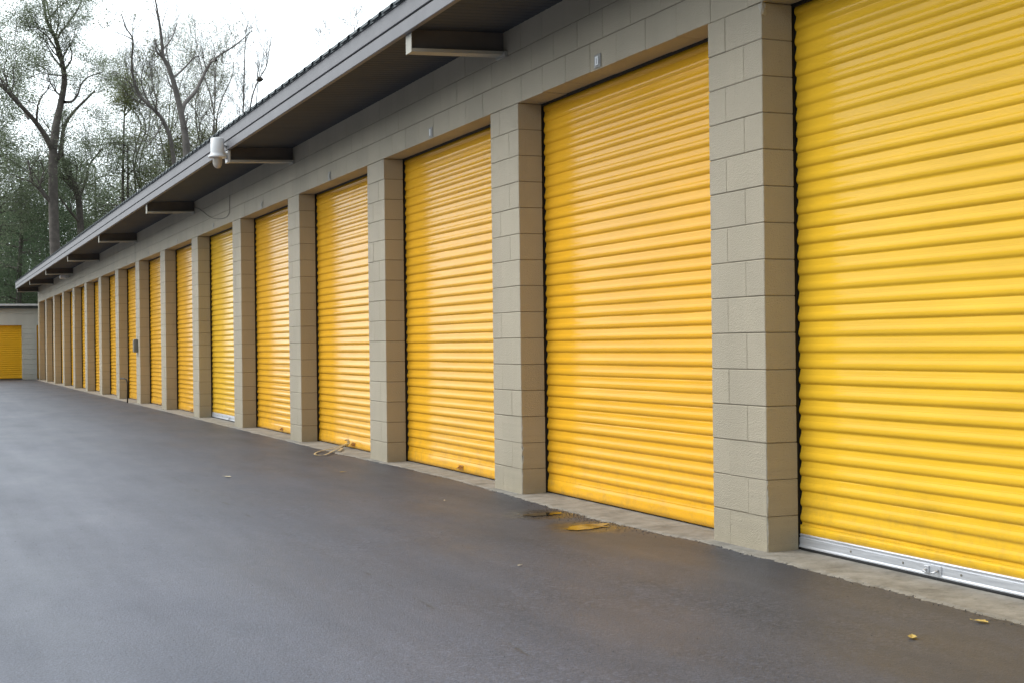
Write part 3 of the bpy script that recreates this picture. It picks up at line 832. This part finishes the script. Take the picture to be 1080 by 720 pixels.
# 2 crooked tree just right of it
Y = 87; T = Tree(21); A = lambda x, y, dy=0: J(at(x, y, Y), dy)
T.limb([gnd(88, Y), A(88, 300), A(85, 240), A(82, 205), A(75, 188), A(67, 168, .5), A(66, 150, .5), A(69, 132, .5), A(78, 118), A(92, 104), A(100, 96)], .26, .05, 8, 9, 2.4, 2)
T.limb([A(83, 210), A(92, 190, 1), A(98, 170, 1.5), A(110, 155, 1)], .12, .04, 6, 6, 2.4, 2)
T.limb([A(84, 235), A(70, 222, -1), A(58, 205, -1)], .09, .04, 6, 5, 2.0, 2)
lv = T.leaves(28, .36, .055, .6)
T.finish('oak_tree', (gnd(88, Y).x, Y, 0), 'crooked leaning tree close to the right of the tallest forked tree', 'tree', M_bark, M_fol, lv, GT)

# 3 big bare tree with broken limbs
Y = 78; T = Tree(31); A = lambda x, y, dy=0: J(at(x, y, Y), dy)
T.limb([gnd(200, Y), A(199, 250), A(197, 165), A(195, 140), A(190, 115), A(184, 90), A(178, 72), A(172, 60), A(171, 48), A(169, 30), A(166, 12), A(162, -10)], .27, .035, 9, 5, 1.6, 1, .8, .4)
T.limb([A(172, 61), A(165, 57, -.3), A(163, 52, -.4), A(164, 47, -.5)], .075, .03, 6, 1, .8, 1)
T.limb([A(172, 52), A(180, 43, .5), A(186, 33, .8), A(190, 20, 1)], .05, .02, 5, 3, 1.2, 1, .8, .4)
T.limb([A(169, 33), A(165, 22, -.5), A(160, 8, -.8), A(156, -8, -1)], .035, .015, 5, 3, 1.2, 1, .7, .5)
T.limb([A(171, 28), A(175, 15, .4), A(181, 0, .5)], .03, .012, 5, 3, 1.2, 1, .7, .5)
T.limb([A(183, 82), A(192, 74, .8), A(202, 64, 1.2), A(209, 56, 1.4), A(215, 54, 1.5)], .07, .03, 6, 3, 1.2, 1)
T.limb([A(180, 78), A(180, 70, .1), A(179, 67, .1)], .04, .02, 5, 0)
T.limb([A(191, 120), A(196, 109, .5), A(202, 102, 1), A(213, 90, 1.8), A(222, 74, 2.4), A(230, 60, 2.8), A(236, 53, 3), A(246, 45, 3.3), A(260, 36, 3.6), A(272, 26, 4), A(282, 17, 4)], .15, .022, 8, 7, 1.8, 1, .8, .3)
T.limb([A(228, 64), A(230, 56, 2.6), A(233, 53, 2.6)], .07, .03, 6, 0)
T.limb([A(236, 54), A(248, 54, 3.6), A(262, 52, 4)], .03, .012, 5, 2, 1, 1)
T.tips = []
T.finish('bare_tree', (gnd(200, Y).x, Y, 0), 'big leafless tree with thick broken limbs above the roofline', 'tree', M_bark2, None, None, GT)

# 4 slim bare tree left of it
Y = 84; T = Tree(41); A = lambda x, y, dy=0: J(at(x, y, Y), dy)
T.limb([gnd(190, Y), A(188, 250), A(182, 160), A(172, 128), A(158, 112), A(148, 98, .5), A(142, 82, .5), A(140, 62, .4), A(140, 42), A(133, 30), A(128, 15)], .17, .03, 7, 9, 2.0, 2, .8, .3)
T.limb([A(140, 42), A(130, 40, -.6), A(118, 36, -.6)], .045, .015, 5, 4, 1.4, 2)
T.limb([A(160, 114), A(153, 90, 1), A(152, 75, 1), A(157, 60, 1)], .06, .02, 5, 6, 1.6, 2, .8, .4)
T.limb([A(172, 128), A(162, 145, -1), A(150, 160, -1)], .06, .02, 5, 5, 1.6, 2)
T.limb([A(166, 120), A(167, 100, 1), A(163, 80, 1), A(160, 62, 1)], .05, .02, 5, 6, 1.6, 2, .8, .4)
lv = T.leaves(2, .25, .08, .22)
T.finish('bare_tree', (gnd(190, Y).x, Y, 0), 'slim twiggy bare tree between the forked oak and the big leafless tree', 'tree', M_bark2, M_fol3, lv, GT)

# 5 thin pair at the right with a nest
Y = 80; T = Tree(51); A = lambda x, y, dy=0: J(at(x, y, Y), dy)
T.limb([gnd(257, Y), A(256, 200), A(256, 140), A(257, 100), A(258, 65), A(259, 40), A(262, 22)], .07, .02, 5, 8, 1.7, 2, .6, .5)
T.limb([gnd(262, Y)+Vector((.3, .8, 0)), A(262, 160, 1), A(266, 125, 1), A(270, 100, 1), A(276, 83, 1), A(286, 66, 1.2), A(289, 50, 1.3), A(292, 34, 1.3)], .075, .018, 5, 8, 1.6, 2, .6, .5)
T.limb([A(270, 110), A(277, 80, 1), A(281, 60, 1), A(284, 35, 1)], .03, .012, 4, 6, 1.3, 1, .6, .5)
T.tips = []
T.finish('bare_tree', (gnd(258, Y).x, Y, 0), 'thin bare twin-stemmed tree holding the nest near the roof edge', 'tree', M_bark2, None, None, GT)
npt = at(274, 84, Y+1)
ne = lump('nest', (0, 0, 0), .17, 8.1, M_nest, None, (1, 1, .8)); ne.location = npt
tag(ne, 'dark round nest of twigs in the fork of the thin bare tree', 'nest')

# 6 scrubby twig trees filling behind the roof
specs = [(228, 86, 62, 61, 'bare shrubby tree whose fine twigs stand behind the right limb of the big leafless tree'),
         (150, 92, 95, 62, 'twiggy grey tree low between the crooked tree and the slim bare one'),
         (212, 90, 92, 63, 'dense twiggy tree just right of the big leafless trunk above the roof'),
         (176, 96, 70, 64, 'pale hazy bare tree behind the slim bare one')]
for (px, Y, top, seed, lab) in specs:
    T = Tree(seed); A = lambda x, y, dy=0: J(at(x, y, Y), dy)
    for s_ in range(3):
        o_ = (s_-1)*14; dy = (s_-1)*1.2
        w_ = T.r.uniform; T.limb([gnd(px, Y), A(px+o_*.2+w_(-5, 5), 230, dy*.3), A(px+o_*.5+w_(-8, 8), 175, dy), A(px+o_*.9+w_(-9, 9), (175+top)/2, dy), A(px+o_*1.2+w_(-6, 6), top+15, dy), A(px+o_*1.6, top, dy)], .085, .015, 5, 13, 2.3, 2, .9, .3)
    lv = T.leaves(9, .35, .04, .6)
    T.finish('bare_tree', (gnd(px, Y).x, Y, 0), lab, 'tree', M_bark2, M_fol3 if seed % 2 else M_fol, lv, GT)
for (px, Y, top, seed, lab) in [(372, 84, 28, 71, 'thin bare treetop just showing over the middle of the roof edge'), (425, 84, -10, 72, 'thin bare treetop over the roof edge at the top of the photo'),
                                (345, 90, 48, 73, 'faint bare treetop left of the middle one over the roof edge')]:
    T = Tree(seed); A = lambda x, y, dy=0: J(at(x, y, Y), dy)
    T.limb([gnd(px, Y), A(px+2, 200), A(px, (200+top)/2), A(px+2, top+8), A(px, top)], .10, .012, 5, 14, 1.5, 2, .7, .4)
    T.tips = []
    T.finish('bare_tree', (gnd(px, Y).x, Y, 0), lab, 'tree', M_bark2, None, None, GT)

# 7 evergreens
def evergreen(px, Y, top, wid, seed, label, fol, low=330, per=22, size=.062, name='evergreen_tree', dens=24, klen=3.4):
    T = Tree(seed); A = lambda x, y, dy=0: J(at(x, y, Y), dy)
    rr = T.r; zt = top; n_ = dens
    T.limb([gnd(px, Y), A(px+rr.uniform(-3, 3), 300), A(px+rr.uniform(-4, 4), (300+top)/2), A(px, top)], .24, .03, 7, 2, 1.0, 1)
    for i in range(n_):
        t = (i+rr.random())/n_; y = top + (low-top)*t**.9
        wv = wid*(.25 + .95*math.sin(math.pi*min(1, t*.75+.12)))*rr.uniform(.6, 1.15); an = rr.uniform(0, 2*math.pi)
        dx = math.cos(an)*wv; dy = math.sin(an)*wv/18
        T.limb([A(px, y), A(px+dx*.5, y-4, dy*.5), A(px+dx, y-6+rr.uniform(-6, 8), dy)], .06, .015, 4, 5, klen*.55, 1, 1.0, .1)
    lv = T.leaves(int(per*1.6), .42, size, .7, .5)
    T.finish(name, (gnd(px, Y).x, Y, 0), label, 'tree', M_bark, fol, lv, GT)
evergreen(135, 90, 150, 42, 81, 'green bushy evergreen just behind the middle of the roof slope', M_fol)
evergreen(180, 92, 135, 26, 82, 'bright green evergreen at the foot of the big leafless tree', M_fol3)
evergreen(20, 92, 165, 38, 83, 'dark bushy evergreen left of the forked trunk', M_fol2)
evergreen(-5, 88, 45, 26, 84, 'drooping green tree cut by the left edge of the photo', M_fol, 250)
evergreen(100, 98, 175, 40, 85, 'dark evergreen behind the crooked leaning tree', M_fol2)
evergreen(52, 101, 200, 42, 86, 'low dark evergreen behind the foot of the forked tree', M_fol2)
evergreen(210, 97, 150, 26, 87, 'small evergreen behind the roof right of the big bare trunk', M_fol)
evergreen(132, 90, 92, 13, 88, 'small olive green crown high between the bare branches', M_fol3, 125, 16, .055, 'evergreen_tree', 7, 1.6)
# far-off wood behind them all: one mass nobody could count
wd = MB(); rr = random.Random(99)
for i in range(130):
    Yw = rr.uniform(104, 122); px = rr.uniform(-30, 330); tp = rr.uniform(205, 300) if px < 240 else rr.uniform(250, 320)
    b0 = gnd(px, Yw); tpv = at(px+rr.uniform(-6, 6), tp, Yw)
    wd.tube([b0, (b0+tpv)/2, tpv], [.16, .12, .04], 4, 1, False)
    for k in range(16):
        t = rr.uniform(.15, 1.05); c = b0.lerp(tpv, t) + Vector((rr.gauss(0, 1.3), rr.gauss(0, 1.3), rr.gauss(0, .5)))
        for q in range(44):
            p = c + Vector((rr.gauss(0, .55), rr.gauss(0, .55), rr.gauss(0, .35)))
            a = Vector((rr.gauss(0, 1), rr.gauss(0, 1), rr.gauss(0, .6))).normalized(); u = a.cross(Vector((rr.gauss(0, 1), rr.gauss(0, 1), rr.gauss(0, 1)))).normalized()
            z = rr.uniform(.09, .2); wd.quad(p-a*z, p+u*z*.5, p+a*z, p-u*z*.5)
tag(wd.build('woodland', [M_fol2, M_bark]), 'dark green far-off wood behind the end building', 'wood', kind='stuff')
# unseen wood added round the left of the yard, to darken the door reflections
wd = MB(); rr = random.Random(98)
for i in range(170):
    x = rr.uniform(-52, -38); y = -35 + 165*(i+rr.random())/170; hgt = rr.uniform(6, 12.5)
    wd.tube([(x, y, -.05), (x+rr.uniform(-.5, .5), y, hgt*.5), (x, y, hgt)], [.2, .13, .04], 4, 1, False)
    for q in range(150):
        p = Vector((x+rr.gauss(0, 1.7), y+rr.gauss(0, 1.7), hgt*rr.uniform(.05, 1.05)))
        a = Vector((rr.gauss(0, 1), rr.gauss(0, 1), rr.gauss(0, .6))).normalized(); u = a.cross(Vector((rr.gauss(0, 1), rr.gauss(0, 1), rr.gauss(0, 1)))).normalized()
        z = rr.uniform(.35, .75); wd.quad(p-a*z, p+u*z*.6, p+a*z, p-u*z*.6)
tag(wd.build('woodland', [M_fol2, M_bark]), 'unseen dark green wood added along the open left side for the door reflections', 'wood', kind='stuff')
